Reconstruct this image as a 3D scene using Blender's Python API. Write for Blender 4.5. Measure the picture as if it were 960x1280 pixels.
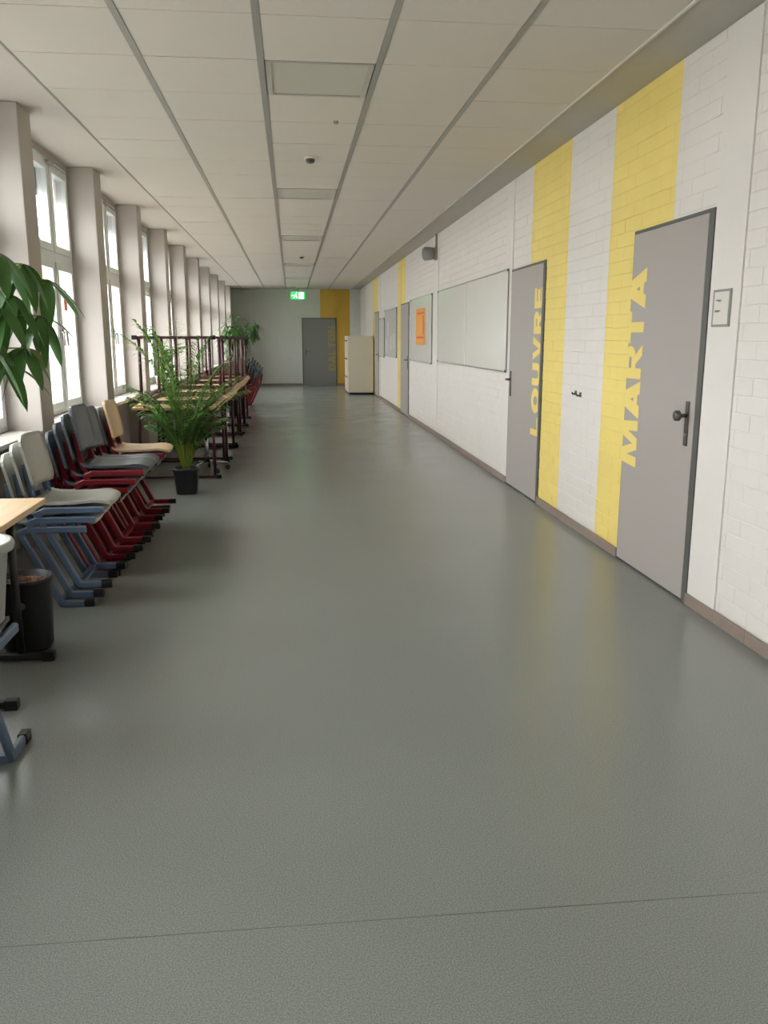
import bpy, bmesh, math, random
from mathutils import Vector, Matrix
random.seed(7)
S = bpy.context.scene
for o in list(bpy.data.objects): bpy.data.objects.remove(o)
COL = S.collection
# ------------------------------------------------------------------ camera, sky, exposure
H = 1.40
FPX, CX, CY = 1040.0, 480.0, 640.0
PITCH = math.atan2(217, 1040); YAW = math.atan2(116, math.hypot(1040, 217))
cam_d = bpy.data.cameras.new('camera'); cam = bpy.data.objects.new('camera', cam_d); COL.objects.link(cam)
cam.location = (0, 0, H)
cam.rotation_euler = (math.pi/2 - PITCH, 0, -YAW)
cam_d.sensor_fit = 'VERTICAL'; cam_d.sensor_height = 36; cam_d.sensor_width = 27
cam_d.lens = 36*FPX/1280; cam_d.clip_start = .05; cam_d.clip_end = 500
S.camera = cam
W = bpy.data.worlds.new('overcast'); S.world = W; W.use_nodes = True
nt = W.node_tree; bg = nt.nodes['Background']
tc = nt.nodes.new('ShaderNodeTexCoord'); sx = nt.nodes.new('ShaderNodeSeparateXYZ'); nt.links.new(tc.outputs['Generated'], sx.inputs[0])
rp = nt.nodes.new('ShaderNodeValToRGB'); nt.links.new(sx.outputs['Z'], rp.inputs[0])
rp.color_ramp.elements[0].color = (.90, .91, .91, 1); rp.color_ramp.elements[1].color = (1.0, .99, .985, 1)
nt.links.new(rp.outputs[0], bg.inputs['Color']); bg.inputs['Strength'].default_value = 9.0
S.view_settings.view_transform = 'Standard'; S.view_settings.look = 'None'
S.view_settings.gamma = 1; S.view_settings.use_curve_mapping = False
S.view_settings.exposure = 0.45

# ------------------------------------------------------------------ helpers
def lin(r, g, b):
    return tuple(((c/255)/12.92 if c/255 <= .04045 else ((c/255+.055)/1.055)**2.4) for c in (r, g, b))
def mat(name, col, rough=.5, metal=0, var=.0, scale=8, bump=0, bscale=60, coat=0, spec=None, emit=None):
    m = bpy.data.materials.new(name); m.use_nodes = True; t = m.node_tree; p = t.nodes['Principled BSDF']
    p.inputs['Base Color'].default_value = (*col, 1); p.inputs['Roughness'].default_value = rough; p.inputs['Metallic'].default_value = metal
    if coat: p.inputs['Coat Weight'].default_value = coat
    if spec is not None: p.inputs['Specular IOR Level'].default_value = spec
    g = t.nodes.new('ShaderNodeNewGeometry')
    n = t.nodes.new('ShaderNodeTexNoise'); n.inputs['Scale'].default_value = scale; n.inputs['Detail'].default_value = 5
    t.links.new(g.outputs['Position'], n.inputs['Vector'])
    r = t.nodes.new('ShaderNodeMapRange'); r.inputs['To Min'].default_value = 1-var; r.inputs['To Max'].default_value = 1+var
    t.links.new(n.outputs['Fac'], r.inputs['Value'])
    mx = t.nodes.new('ShaderNodeVectorMath'); mx.operation = 'SCALE'; mx.inputs[0].default_value = col
    t.links.new(r.outputs[0], mx.inputs['Scale']); t.links.new(mx.outputs[0], p.inputs['Base Color'])
    if bump:
        n2 = t.nodes.new('ShaderNodeTexNoise'); n2.inputs['Scale'].default_value = bscale; t.links.new(g.outputs['Position'], n2.inputs['Vector'])
        b = t.nodes.new('ShaderNodeBump'); b.inputs['Strength'].default_value = bump; b.inputs['Distance'].default_value = .002
        t.links.new(n2.outputs['Fac'], b.inputs['Height']); t.links.new(b.outputs[0], p.inputs['Normal'])
    if emit:
        p.inputs['Emission Color'].default_value = (*col, 1); p.inputs['Emission Strength'].default_value = emit
    return m
M = {}
M['paint'] = mat('paint', lin(226, 222, 214), .6, var=.02, bump=.15, bscale=90)
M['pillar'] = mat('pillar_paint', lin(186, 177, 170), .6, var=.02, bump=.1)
M['grey_wall'] = mat('end_wall_paint', lin(196, 196, 190), .6, var=.02)
M['tile'] = mat('ceiling_tile', lin(214, 206, 196), .85, var=.025, scale=3, bump=.3, bscale=180)
M['bar'] = mat('ceiling_bar', lin(158, 154, 147), .5, var=.02)
M['band'] = mat('ceiling_plaster', lin(208, 199, 190), .7, var=.02)
M['soffit'] = mat('soffit_plaster', lin(188, 183, 172), .7, var=.03)
M['lampframe'] = mat('lamp_frame', lin(186, 182, 172), .4)
M['trim'] = mat('trim_white', lin(220, 215, 205), .4)
M['diffuser'] = mat('lamp_diffuser', lin(204, 199, 187), .35, var=.02)
M['door'] = mat('door_laminate', lin(175, 166, 161), .45, var=.015, scale=4)
M['frame'] = mat('door_frame_steel', lin(92, 91, 86), .4, var=.03)
M['steel'] = mat('brushed_steel', lin(120, 114, 108), .35, metal=.8)
M['yellow'] = mat('yellow_paint', lin(247, 221, 128), .55, var=.02)
M['upvc'] = mat('white_upvc', lin(232, 234, 234), .3)
M['sill'] = mat('window_sill', lin(215, 210, 202), .3, var=.05)
M['skirt'] = mat('stone_skirting', lin(146, 128, 118), .35, var=.16, scale=14)
M['black'] = mat('black_rubber', lin(22, 22, 24), .45)
M['dark'] = mat('dark_plastic', lin(28, 30, 34), .4, var=.05)
M['blueframe'] = mat('blue_grey_frame', lin(92, 110, 134), .35, var=.04)
M['redframe'] = mat('red_frame', lin(118, 16, 32), .35, var=.06)
M['maroon'] = mat('maroon_frame', lin(72, 34, 42), .35, var=.06)
M['lightshell'] = mat('light_grey_shell', lin(178, 178, 170), .35, var=.03)
M['darkshell'] = mat('dark_grey_shell', lin(70, 77, 84), .35, var=.05)
M['beech'] = mat('beech_shell', lin(206, 178, 142), .4, var=.05, scale=12)
M['cream'] = mat('cabinet_cream', lin(212, 203, 182), .5, var=.02)
M['soil'] = mat('soil', lin(120, 86, 62), .9, var=.3, scale=40, bump=.8)
M['leaf'] = mat('leaf_green', lin(66, 112, 44), .35, var=.25, scale=5)
M['palm'] = mat('palm_green', lin(84, 136, 50), .4, var=.35, scale=6)
M['stem'] = mat('palm_stem', lin(124, 148, 62), .5, var=.15)
M['trunk'] = mat('trunk', lin(110, 92, 68), .8, var=.2, scale=30)
M['orange'] = mat('orange_sticker', lin(238, 96, 52), .5)
M['poster'] = mat('orange_poster', lin(246, 172, 72), .5, var=.06, scale=12)
M['whiteboard'] = mat('board_enamel', lin(232, 226, 218), .18, var=.01, spec=.3)
M['boardgrey'] = mat('pinboard_grey', lin(196, 192, 188), .4, var=.02, spec=.3)
M['alu'] = mat('aluminium', lin(168, 165, 162), .35, metal=.7)
M['paper'] = mat('paper', lin(226, 220, 212), .6)
M['ink'] = mat('ink', lin(90, 84, 80), .6)
M['devicegrey'] = mat('device_grey', lin(150, 148, 142), .5)
M['blind'] = mat('blind_fabric', lin(150, 156, 160), .7)
M['chrome'] = mat('chrome', lin(190, 190, 190), .2, metal=1)
M['exitgreen'] = mat('exit_green', lin(30, 190, 80), .4, emit=1.6)
M['exitwhite'] = mat('exit_white', lin(190, 255, 190), .4, emit=3.0)
M['facade'] = mat('facade_render', lin(98, 108, 120), .7, var=.05, scale=1)
M['facadeyellow'] = mat('facade_yellow', lin(140, 122, 62), .7, var=.05, scale=1)
M['facadeglass'] = mat('facade_glass', lin(84, 96, 110), .3)
M['ground'] = mat('courtyard_paving', lin(170, 170, 166), .9, var=.1, scale=1)
# wood with grain
def wood(name, c1, c2, rough=.4):
    m = bpy.data.materials.new(name); m.use_nodes = True; t = m.node_tree; p = t.nodes['Principled BSDF']; p.inputs['Roughness'].default_value = rough
    g = t.nodes.new('ShaderNodeTexCoord'); mp = t.nodes.new('ShaderNodeMapping'); mp.inputs['Scale'].default_value = (40, 2.5, 40)
    t.links.new(g.outputs['Object'], mp.inputs[0])
    n = t.nodes.new('ShaderNodeTexNoise'); n.inputs['Scale'].default_value = 1; n.inputs['Detail'].default_value = 6; t.links.new(mp.outputs[0], n.inputs['Vector'])
    r = t.nodes.new('ShaderNodeValToRGB'); r.color_ramp.elements[0].color = (*c1, 1); r.color_ramp.elements[1].color = (*c2, 1)
    r.color_ramp.elements[0].position = .35; r.color_ramp.elements[1].position = .65
    t.links.new(n.outputs['Fac'], r.inputs[0]); t.links.new(r.outputs[0], p.inputs['Base Color']); return m
M['wood'] = wood('beech_top', lin(214, 178, 132), lin(228, 196, 152))
# floor: speckled sheet linoleum
def floor_mat():
    m = bpy.data.materials.new('linoleum'); m.use_nodes = True; t = m.node_tree; p = t.nodes['Principled BSDF']
    g = t.nodes.new('ShaderNodeNewGeometry')
    def noise(sc, d=3):
        n = t.nodes.new('ShaderNodeTexNoise'); n.inputs['Scale'].default_value = sc; n.inputs['Detail'].default_value = d
        t.links.new(g.outputs['Position'], n.inputs['Vector']); return n
    a = noise(260, 2); b = noise(1.1, 4)
    r = t.nodes.new('ShaderNodeValToRGB'); t.links.new(a.outputs['Fac'], r.inputs[0])
    e = r.color_ramp.elements; e[0].position = .33; e[0].color = (*lin(112, 115, 111), 1); e[1].position = .68; e[1].color = (*lin(146, 149, 144), 1)
    k = r.color_ramp.elements.new(.5); k.color = (*lin(130, 134, 129), 1)
    mr = t.nodes.new('ShaderNodeMapRange'); mr.inputs['To Min'].default_value = .94; mr.inputs['To Max'].default_value = 1.06; t.links.new(b.outputs['Fac'], mr.inputs[0])
    mx = t.nodes.new('ShaderNodeVectorMath'); mx.operation = 'SCALE'; t.links.new(r.outputs[0], mx.inputs[0]); t.links.new(mr.outputs[0], mx.inputs['Scale'])
    t.links.new(mx.outputs[0], p.inputs['Base Color'])
    c = noise(2.3, 4); rr = t.nodes.new('ShaderNodeMapRange'); rr.inputs['To Min'].default_value = .19; rr.inputs['To Max'].default_value = .29
    t.links.new(c.outputs['Fac'], rr.inputs[0]); t.links.new(rr.outputs[0], p.inputs['Roughness'])
    n2 = noise(240, 1); bp = t.nodes.new('ShaderNodeBump'); bp.inputs['Strength'].default_value = .01; bp.inputs['Distance'].default_value = .001
    t.links.new(n2.outputs['Fac'], bp.inputs['Height']); t.links.new(bp.outputs[0], p.inputs['Normal'])
    p.inputs['Specular IOR Level'].default_value = .5
    return m
M['floor'] = floor_mat()
# wall paint: white with the painted yellow stripes at their places along the wall (y) or across it (x)
def stripe_mat(name, base, axis, spans, yel=lin(243, 209, 92)):
    m = bpy.data.materials.new(name); m.use_nodes = True; t = m.node_tree; p = t.nodes['Principled BSDF']; p.inputs['Roughness'].default_value = .5
    g = t.nodes.new('ShaderNodeNewGeometry'); s = t.nodes.new('ShaderNodeSeparateXYZ'); t.links.new(g.outputs['Position'], s.inputs[0])
    acc = None
    for a, b in spans:
        c1 = t.nodes.new('ShaderNodeMath'); c1.operation = 'GREATER_THAN'; c1.inputs[1].default_value = a; t.links.new(s.outputs[axis], c1.inputs[0])
        c2 = t.nodes.new('ShaderNodeMath'); c2.operation = 'LESS_THAN'; c2.inputs[1].default_value = b; t.links.new(s.outputs[axis], c2.inputs[0])
        mm = t.nodes.new('ShaderNodeMath'); mm.operation = 'MULTIPLY'; t.links.new(c1.outputs[0], mm.inputs[0]); t.links.new(c2.outputs[0], mm.inputs[1])
        if acc is None: acc = mm
        else:
            ad = t.nodes.new('ShaderNodeMath'); ad.operation = 'MAXIMUM'; t.links.new(acc.outputs[0], ad.inputs[0]); t.links.new(mm.outputs[0], ad.inputs[1]); acc = ad
    mix = t.nodes.new('ShaderNodeMix'); mix.data_type = 'RGBA'; t.links.new(acc.outputs[0], mix.inputs[0])
    mix.inputs[6].default_value = (*base, 1); mix.inputs[7].default_value = (*yel, 1)
    n = t.nodes.new('ShaderNodeTexNoise'); n.inputs['Scale'].default_value = 5; n.inputs['Detail'].default_value = 6; t.links.new(g.outputs['Position'], n.inputs['Vector'])
    mr = t.nodes.new('ShaderNodeMapRange'); mr.inputs['To Min'].default_value = .96; mr.inputs['To Max'].default_value = 1.03; t.links.new(n.outputs['Fac'], mr.inputs[0])
    mx = t.nodes.new('ShaderNodeVectorMath'); mx.operation = 'SCALE'; t.links.new(mix.outputs[2], mx.inputs[0]); t.links.new(mr.outputs[0], mx.inputs['Scale'])
    t.links.new(mx.outputs[0], p.inputs['Base Color'])
    n2 = t.nodes.new('ShaderNodeTexNoise'); n2.inputs['Scale'].default_value = 70; t.links.new(g.outputs['Position'], n2.inputs['Vector'])
    bp = t.nodes.new('ShaderNodeBump'); bp.inputs['Strength'].default_value = .35; bp.inputs['Distance'].default_value = .002
    t.links.new(n2.outputs['Fac'], bp.inputs['Height']); t.links.new(bp.outputs[0], p.inputs['Normal'])
    return m
STRIPES = [(4.57, 5.50), (6.35, 7.34), (15.50, 16.62), (20.45, 21.75)]
M['wallpaint'] = stripe_mat('brick_paint', lin(235, 227, 221), 'Y', STRIPES, lin(247, 221, 128))
M['endpaint'] = stripe_mat('end_wall_dimmed_stripe_paint', lin(206, 205, 198), 'X', [(.88, 1.77)], lin(204, 164, 62))  # stripe yellow darkened, dimness of the far end put into its colour
def glass_mat():
    m = bpy.data.materials.new('window_glass'); m.use_nodes = True; t = m.node_tree
    t.nodes.remove(t.nodes['Principled BSDF']); out = t.nodes['Material Output']
    tr = t.nodes.new('ShaderNodeBsdfTransparent'); tr.inputs[0].default_value = (.94, .96, .96, 1)
    gl = t.nodes.new('ShaderNodeBsdfGlossy'); gl.inputs['Roughness'].default_value = .02
    f = t.nodes.new('ShaderNodeFresnel'); f.inputs[0].default_value = 1.3
    mx = t.nodes.new('ShaderNodeMixShader'); gg = t.nodes.new('ShaderNodeNewGeometry'); iv = t.nodes.new('ShaderNodeMath'); iv.operation = 'SUBTRACT'; iv.inputs[0].default_value = 1; t.links.new(gg.outputs['Backfacing'], iv.inputs[1])
    ml = t.nodes.new('ShaderNodeMath'); ml.operation = 'MULTIPLY'; t.links.new(iv.outputs[0], ml.inputs[0]); t.links.new(f.outputs[0], ml.inputs[1])
    t.links.new(ml.outputs[0], mx.inputs[0]); t.links.new(tr.outputs[0], mx.inputs[1]); t.links.new(gl.outputs[0], mx.inputs[2])
    t.links.new(mx.outputs[0], out.inputs[0]); return m
M['glass'] = glass_mat(); M['dimyellow'] = mat('end_letter_dimmed_yellow', lin(160, 146, 84), .5)  # letter yellow with the dim light of the corridor end painted in

def link(name, me, parent=None, loc=None):
    o = bpy.data.objects.new(name, me); COL.objects.link(o)
    if loc: o.location = loc
    if parent: o.parent = parent
    return o
def empty(name, loc=(0, 0, 0), rz=0, parent=None):
    o = bpy.data.objects.new(name, None); COL.objects.link(o); o.location = loc; o.rotation_euler = (0, 0, rz); o.empty_display_size = .1
    if parent: o.parent = parent
    return o
def tag(o, label=None, cat=None, group=None, kind=None):
    if label: o['label'] = label
    if cat: o['category'] = cat
    if group: o['group'] = group
    if kind: o['kind'] = kind
    return o
class MB:
    def __init__(s): s.v = []; s.f = []; s.sm = []
    def box(s, a, b):
        x0, y0, z0 = a; x1, y1, z1 = b; n = len(s.v)
        s.v += [(x0,y0,z0),(x1,y0,z0),(x1,y1,z0),(x0,y1,z0),(x0,y0,z1),(x1,y0,z1),(x1,y1,z1),(x0,y1,z1)]
        s.f += [tuple(n+i for i in q) for q in ((0,3,2,1),(4,5,6,7),(0,1,5,4),(1,2,6,5),(2,3,7,6),(3,0,4,7))]; s.sm += [0]*6; return s
    def cbox(s, a, b, c):   # box with chamfered edges
        bm = bmesh.new(); bmesh.ops.create_cube(bm, size=1)
        for v in bm.verts: v.co = Vector([a[i]+(v.co[i]+.5)*(b[i]-a[i]) for i in range(3)])
        bmesh.ops.bevel(bm, geom=bm.edges[:], offset=c, segments=2, affect='EDGES', profile=.6)
        n = len(s.v); bm.verts.index_update(); s.v += [tuple(v.co) for v in bm.verts]
        for f in bm.faces: s.f.append(tuple(n+v.index for v in f.verts)); s.sm.append(0)
        bm.free(); return s
    def tube(s, pts, r, seg=8, cap=True):
        pts = [Vector(p) for p in pts]; n0 = len(s.v); rs = r if isinstance(r, (list, tuple)) else [r]*len(pts)
        for i, p in enumerate(pts):
            d = (pts[min(i+1, len(pts)-1)] - pts[max(i-1, 0)]).normalized()
            up = Vector((0, 0, 1)) if abs(d.z) < .9 else Vector((1, 0, 0))
            a = d.cross(up).normalized(); b = a.cross(d)
            for k in range(seg):
                t = 2*math.pi*k/seg; s.v.append(tuple(p + (a*math.cos(t)+b*math.sin(t))*rs[i]))
        for i in range(len(pts)-1):
            for k in range(seg):
                a0 = n0+i*seg+k; a1 = n0+i*seg+(k+1) % seg
                s.f.append((a0, a1, a1+seg, a0+seg)); s.sm.append(1)
        if cap:
            s.f.append(tuple(n0+k for k in range(seg))[::-1]); s.f.append(tuple(n0+(len(pts)-1)*seg+k for k in range(seg))); s.sm += [0, 0]
        return s
    def lathe(s, prof, seg=24, c=(0, 0), sq=0):
        n0 = len(s.v)
        for r, z in prof:
            for k in range(seg):
                t = 2*math.pi*k/seg; e = 1
                if sq: e = 1/((abs(math.cos(t))**sq+abs(math.sin(t))**sq)**(1/sq))
                s.v.append((c[0]+r*e*math.cos(t), c[1]+r*e*math.sin(t), z))
        for i in range(len(prof)-1):
            for k in range(seg):
                a0 = n0+i*seg+k; a1 = n0+i*seg+(k+1) % seg
                s.f.append((a0, a1, a1+seg, a0+seg)); s.sm.append(1)
        s.f.append(tuple(n0+k for k in range(seg))[::-1]); s.f.append(tuple(n0+(len(prof)-1)*seg+k for k in range(seg))); s.sm += [0, 0]
        return s
    def strap(s, path, w, y0, y1):      # flat-oval bar swept along an x-z path; chamfered section
        P = [Vector((p[0], p[1])) for p in path]; n0 = len(s.v); ym = .25*(y1-y0)
        for i, p in enumerate(P):
            d1 = (P[i]-P[i-1]).normalized() if i > 0 else (P[1]-P[0]).normalized()
            d2 = (P[i+1]-P[i]).normalized() if i < len(P)-1 else d1
            d = (d1+d2).normalized(); nrm = Vector((-d.y, d.x)); k = 1/max(.5, nrm.dot(Vector((-d1.y, d1.x)))); h = w/2*k
            for a, y in ((h, y0+ym), (h, y1-ym), (h-ym, y1), (-h+ym, y1), (-h, y1-ym), (-h, y0+ym), (-h+ym, y0), (h-ym, y0)):
                q = p+nrm*a; s.v.append((q.x, y, q.y))
        m = len(P)
        for i in range(m-1):
            for k in range(8):
                a0 = n0+i*8+k; a1 = n0+i*8+(k+1) % 8; s.f.append((a0, a1, a1+8, a0+8)); s.sm.append(0)
        s.f.append(tuple(n0+k for k in range(8))[::-1]); s.f.append(tuple(n0+(m-1)*8+k for k in range(8))); s.sm += [0, 0]
        return s
    def shell(s, fn, nu, nv, t):        # fn(u,v)->(point, normal); double sided with rim
        n0 = len(s.v); g = [[fn(i/nu, j/nv) for j in range(nv+1)] for i in range(nu+1)]
        for sgn in (.5, -.5):
            for i in range(nu+1):
                for j in range(nv+1):
                    p, n = g[i][j]; s.v.append(tuple(Vector(p)+Vector(n)*t*sgn))
        L = (nu+1)*(nv+1); ix = lambda i, j, k: n0+k*L+i*(nv+1)+j
        for i in range(nu):
            for j in range(nv):
                s.f.append((ix(i,j,0), ix(i+1,j,0), ix(i+1,j+1,0), ix(i,j+1,0))); s.f.append((ix(i,j,1), ix(i,j+1,1), ix(i+1,j+1,1), ix(i+1,j,1))); s.sm += [1, 1]
        for i in range(nu):
            s.f.append((ix(i,0,0), ix(i,0,1), ix(i+1,0,1), ix(i+1,0,0))); s.f.append((ix(i,nv,0), ix(i+1,nv,0), ix(i+1,nv,1), ix(i,nv,1))); s.sm += [0, 0]
        for j in range(nv):
            s.f.append((ix(0,j,0), ix(0,j+1,0), ix(0,j+1,1), ix(0,j,1))); s.f.append((ix(nu,j,0), ix(nu,j,1), ix(nu,j+1,1), ix(nu,j+1,0))); s.sm += [0, 0]
        return s
    def mesh(s, name, m):
        me = bpy.data.meshes.new(name); me.from_pydata(s.v, [], s.f)
        me.polygons.foreach_set('use_smooth', [bool(x) for x in s.sm]); me.update(); me.materials.append(m)
        return me
    def build(s, name, m, parent=None, fix=False, loc=None):
        me = s.mesh(name, m)
        if fix:
            b = bmesh.new(); b.from_mesh(me); bmesh.ops.recalc_face_normals(b, faces=b.faces[:]); b.to_mesh(me); b.free()
        return link(name, me, parent, loc)
def copy_tree(o, parent=None):
    c = o.copy(); COL.objects.link(c); c.parent = parent
    for ch in KIDS(o): copy_tree(ch, c)
    return c
def KIDS(o): return [x for x in bpy.data.objects if x.parent == o]

# ------------------------------------------------------------------ dimensions
ZC = 2.83; XR = 2.088; XW = -1.87; YB = -2.6; YE = 25.65
XP = -1.655; PY0 = 5.75; PP = 2.04; PWID = .28
# ------------------------------------------------------------------ floor
fl = tag(MB().box((-2.15, YB-.2, -.1), (2.35, YE+.2, -.0)).build('floor', M['floor']), kind='structure', label='grey speckled linoleum floor')
for ys in (1.79, 11.75):
    s_ = MB().box((-1.87, -.0011, 0), (XR-.01, .0011, .0004)).build('floor_seam', M['frame'], fl); s_.location = (0, ys, 0); s_.rotation_euler.z = -.003
# ------------------------------------------------------------------ ceiling
ce = tag(MB().box((-2.15, YB-.2, ZC+.03), (2.35, YE+.2, ZC+.2)).build('ceiling', M['soffit']), kind='structure', label='suspended tile ceiling')
gx = [-1.379, -.753, -.127, .499, 1.125, 1.751]; BW = .034; DY = .636; Y0 = 4.165
MB().box((-2.1, YB, ZC), (gx[0]-.02, YE, ZC+.03)).build('plaster_strip', M['band'], ce)
MB().box((gx[-1]+.025, YB, ZC+.012), (XR+.05, YE, ZC+.03)).build('soffit_strip', M['soffit'], ce)
MB().box((gx[-1]+.012, YB, ZC-.008), (gx[-1]+.026, YE, ZC+.03)).build('edge_trim', M['trim'], ce)
MB().box((gx[0]-.022, YB, ZC-.004), (gx[0]-.008, YE, ZC+.03)).build('edge_trim', M['bar'], ce)
for x in gx[1:-1]: MB().box((x-BW/2, YB, ZC-.003), (x+BW/2, YE, ZC+.03)).build('ceiling_bar', M['bar'], ce)
LK = {1: 0, 7: 0, 13: 0, 20: 0, 26: 0, 32: 0}
k0 = math.floor((YB-Y0)/DY); k1 = math.floor((YE-Y0)/DY)
tile_me = {}
for c in range(5):
    xa = gx[c]+(BW/2 if c else -.008); xb = gx[c+1]-(BW/2 if c < 4 else -.012)
    me = MB().cbox((xa, 0, 0), (xb, DY-.005, .028), .003).mesh('ceiling_tile', M['tile'])
    for k in range(k0, k1+1):
        y = Y0+k*DY
        if y < YB or (c == 2 and k in LK): continue
        if y+DY > YE: 
            MB().box((xa, y, ZC), (xb, YE, ZC+.028)).build('ceiling_tile', M['tile'], ce); continue
        link('ceiling_tile', me, ce, (0, y, ZC+random.uniform(-.001, .001)))
names = {1: 'flush rectangular ceiling lamp nearest the camera, switched off', 7: 'flush ceiling lamp beyond the smoke detector, second from the camera', 13: 'flush ceiling lamp third from the camera, switched off',
         20: 'flush ceiling lamp fourth from the camera, switched off', 26: 'flush ceiling lamp fifth from the camera, switched off', 32: 'flush ceiling lamp above the green exit sign, furthest away'}
for k in LK:
    y = Y0+k*DY; e = tag(empty('ceiling_lamp', (.186, y+DY/2, ZC)), names[k], 'ceiling lamp', 'flush ceiling lamps')
    w, h = .29, DY/2-.004
    f = MB(); f.box((-w, -h, -.004), (w, -h+.02, .028)); f.box((-w, h-.02, -.004), (w, h, .028)); f.box((-w, -h+.02, -.004), (-w+.03, h-.02, .028)); f.box((w-.03, -h+.02, -.004), (w, h-.02, .028))
    f.build('frame', M['lampframe'], e); MB().box((-w+.03, -h+.02, .004), (w-.03, h-.02, .028)).build('diffuser', M['diffuser'], e)
# smoke detectors and a small sensor
def detector(x, y, lab):
    e = tag(empty('smoke_detector', (x, y, ZC)), lab, 'smoke detector', 'smoke detectors')
    MB().lathe([(.052, 0), (.055, -.012), (.05, -.018), (.0, -.018)]).build('base', M['paper'], e, fix=True)
    MB().lathe([(.036, -.018), (.036, -.03), (.03, -.044), (.012, -.05), (.0, -.05)]).build('sensor_head', M['ink'], e, fix=True)
detector(.186, 7.16, 'round smoke detector on the ceiling nearest the camera')
detector(.216, 15.4, 'round smoke detector on the ceiling in the middle distance')
tag(MB().lathe([(.018, ZC), (.014, ZC-.014), (.006, ZC-.018), (.0, ZC-.018)], 12, (.332, 6.02)).build('ceiling_sensor', M['devicegrey'], fix=True), 'tiny grey sensor knob on the ceiling tile before the smoke detector', 'sensor')

# ------------------------------------------------------------------ end walls
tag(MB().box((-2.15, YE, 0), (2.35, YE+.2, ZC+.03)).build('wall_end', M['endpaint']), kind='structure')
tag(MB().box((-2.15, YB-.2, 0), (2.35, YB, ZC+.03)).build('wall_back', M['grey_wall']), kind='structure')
# ------------------------------------------------------------------ right wall with doors cut in
DOORS = [('MARTA', 4.088, 5.065, 2.03, 'right'), ('LOUVRE', 6.875, 7.94, 2.03, 'left'), (None, 14.98, 16.1, 2.03, 'right'), (None, 20.15, 21.15, 2.03, 'right')]
COLS = [(3.79, 4.088), (7.94, 8.2), (12.0, 12.3), (16.1, 16.36), (19.9, 20.15), (23.9, 24.2)]
XB = XR+.004
wr = MB(); edges = [YB]
for d in DOORS: edges += [d[1], d[2]]
edges.append(YE)
for i in range(0, len(edges), 2): wr.box((XB, edges[i], 0), (2.3, edges[i+1], ZC+.03))
for d in DOORS: wr.box((XB, d[1], d[3]), (2.3, d[2], ZC+.03))
wall_r = tag(wr.build('wall_right', M['wallpaint']), kind='structure', label='white painted brick wall with yellow stripes')
for a, b in COLS: MB().cbox((XR-.006, a+.004, .0), (XB, b-.004, ZC), .002).build('concrete_column', M['wallpaint'], wall_r)
BL, BH, GAP = .25, .0825, .0032
cR = math.cos; 
Fv = Vector((math.sin(YAW)*math.cos(PITCH), math.cos(YAW)*math.cos(PITCH), -math.sin(PITCH)))
bricks = []
solid = [(d[1]-.0, d[2]+.0, 0, d[3]) for d in DOORS] + [(a, b, 0, 9) for a, b in COLS]
rows = int((ZC-.06)/BH)+1
for r in range(rows):
    z0 = .064+r*BH; z1 = min(z0+BH, ZC+.01)
    if z1-z0 < .03: continue
    off = BL/2*(r % 2)
    blk = sorted([(a, b) for a, b, za, zb in solid if zb > z0+.03])
    spans = []; cur = YB
    for a, b in blk:
        if a-cur > .02: spans.append((cur, a))
        cur = max(cur, b)
    spans.append((cur, YE))
    for a, b in spans:
        n = math.floor((a-off)/BL); y = n*BL+off
        while y < b:
            p, q = max(y, a), min(y+BL, b)
            if q-p > .03: bricks.append((p+GAP/5, q-GAP/5, z0+GAP/2, z1-GAP/2))
            y += BL
def brick_mb(mb, y0, y1, z0, z1, x):
    c = .003; X1 = XB; n = len(mb.v)
    mb.v += [(X1,y0,z0),(X1,y1,z0),(X1,y1,z1),(X1,y0,z1),(x+c*.7,y0,z0),(x+c*.7,y1,z0),(x+c*.7,y1,z1),(x+c*.7,y0,z1),(x,y0+c*.5,z0+c),(x,y1-c*.5,z0+c),(x,y1-c*.5,z1-c),(x,y0+c*.5,z1-c)]
    for i in range(4):
        j = (i+1) % 4; mb.f += [(n+i, n+j, n+4+j, n+4+i), (n+4+i, n+4+j, n+8+j, n+8+i)]; mb.sm += [0, 0]
    mb.f.append((n+8, n+9, n+10, n+11)); mb.sm.append(0)
def score(b):
    y0, y1, z0, z1 = b
    if y0 < 2.6: return -1
    d = Vector(((XR), (y0+y1)/2, (z0+z1)/2-H)).dot(Fv)
    if (z0+z1)/2 > 1.4+.37*y0+.15: return -1
    return (y1-y0)*(z1-z0)/d**3
bricks.sort(key=lambda b: -score(b))
bcache = {}
stuff = MB()
for i, (y0, y1, z0, z1) in enumerate(bricks):
    x = XR+random.choice((-.0006, 0, .0005, .001))
    if i < 298:
        key = (round(y1-y0, 3), round(z1-z0, 4), x)
        if key not in bcache:
            t = MB(); brick_mb(t, 0, key[0], 0, key[1], x); bcache[key] = t.mesh('brick', M['wallpaint'])
        link('brick', bcache[key], wall_r, (0, y0, z0))
    elif y1 > 0 or True: brick_mb(stuff, y0, y1, z0, z1, x)
st = stuff.build('brick_field', M['wallpaint'], wall_r); st['kind'] = 'stuff'
# skirting tiles
bb = tag(empty('baseboard_right', (0, 0, 0)), kind='structure')
for i in range(0, len(edges), 2):
    a, b = edges[i], edges[i+1]; n = max(1, round((b-a)/.6)); L = (b-a)/n
    for k in range(n): MB().cbox((XR-.016, a+k*L+.0015, 0), (XR-.007, a+(k+1)*L-.0015, .064), .002).build('skirting_tile', M['skirt'], bb)
be = tag(empty('baseboard_end', (0, 0, 0)), kind='structure')
for a, b in ((-1.85, .31), (1.37, 2.07)):
    n = max(1, round((b-a)/.6)); L = (b-a)/n
    for k in range(n): MB().cbox((a+k*L+.0015, YE-.014, 0), (a+(k+1)*L-.0015, YE, .064), .002).build('skirting_tile', M['skirt'], be)

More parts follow.
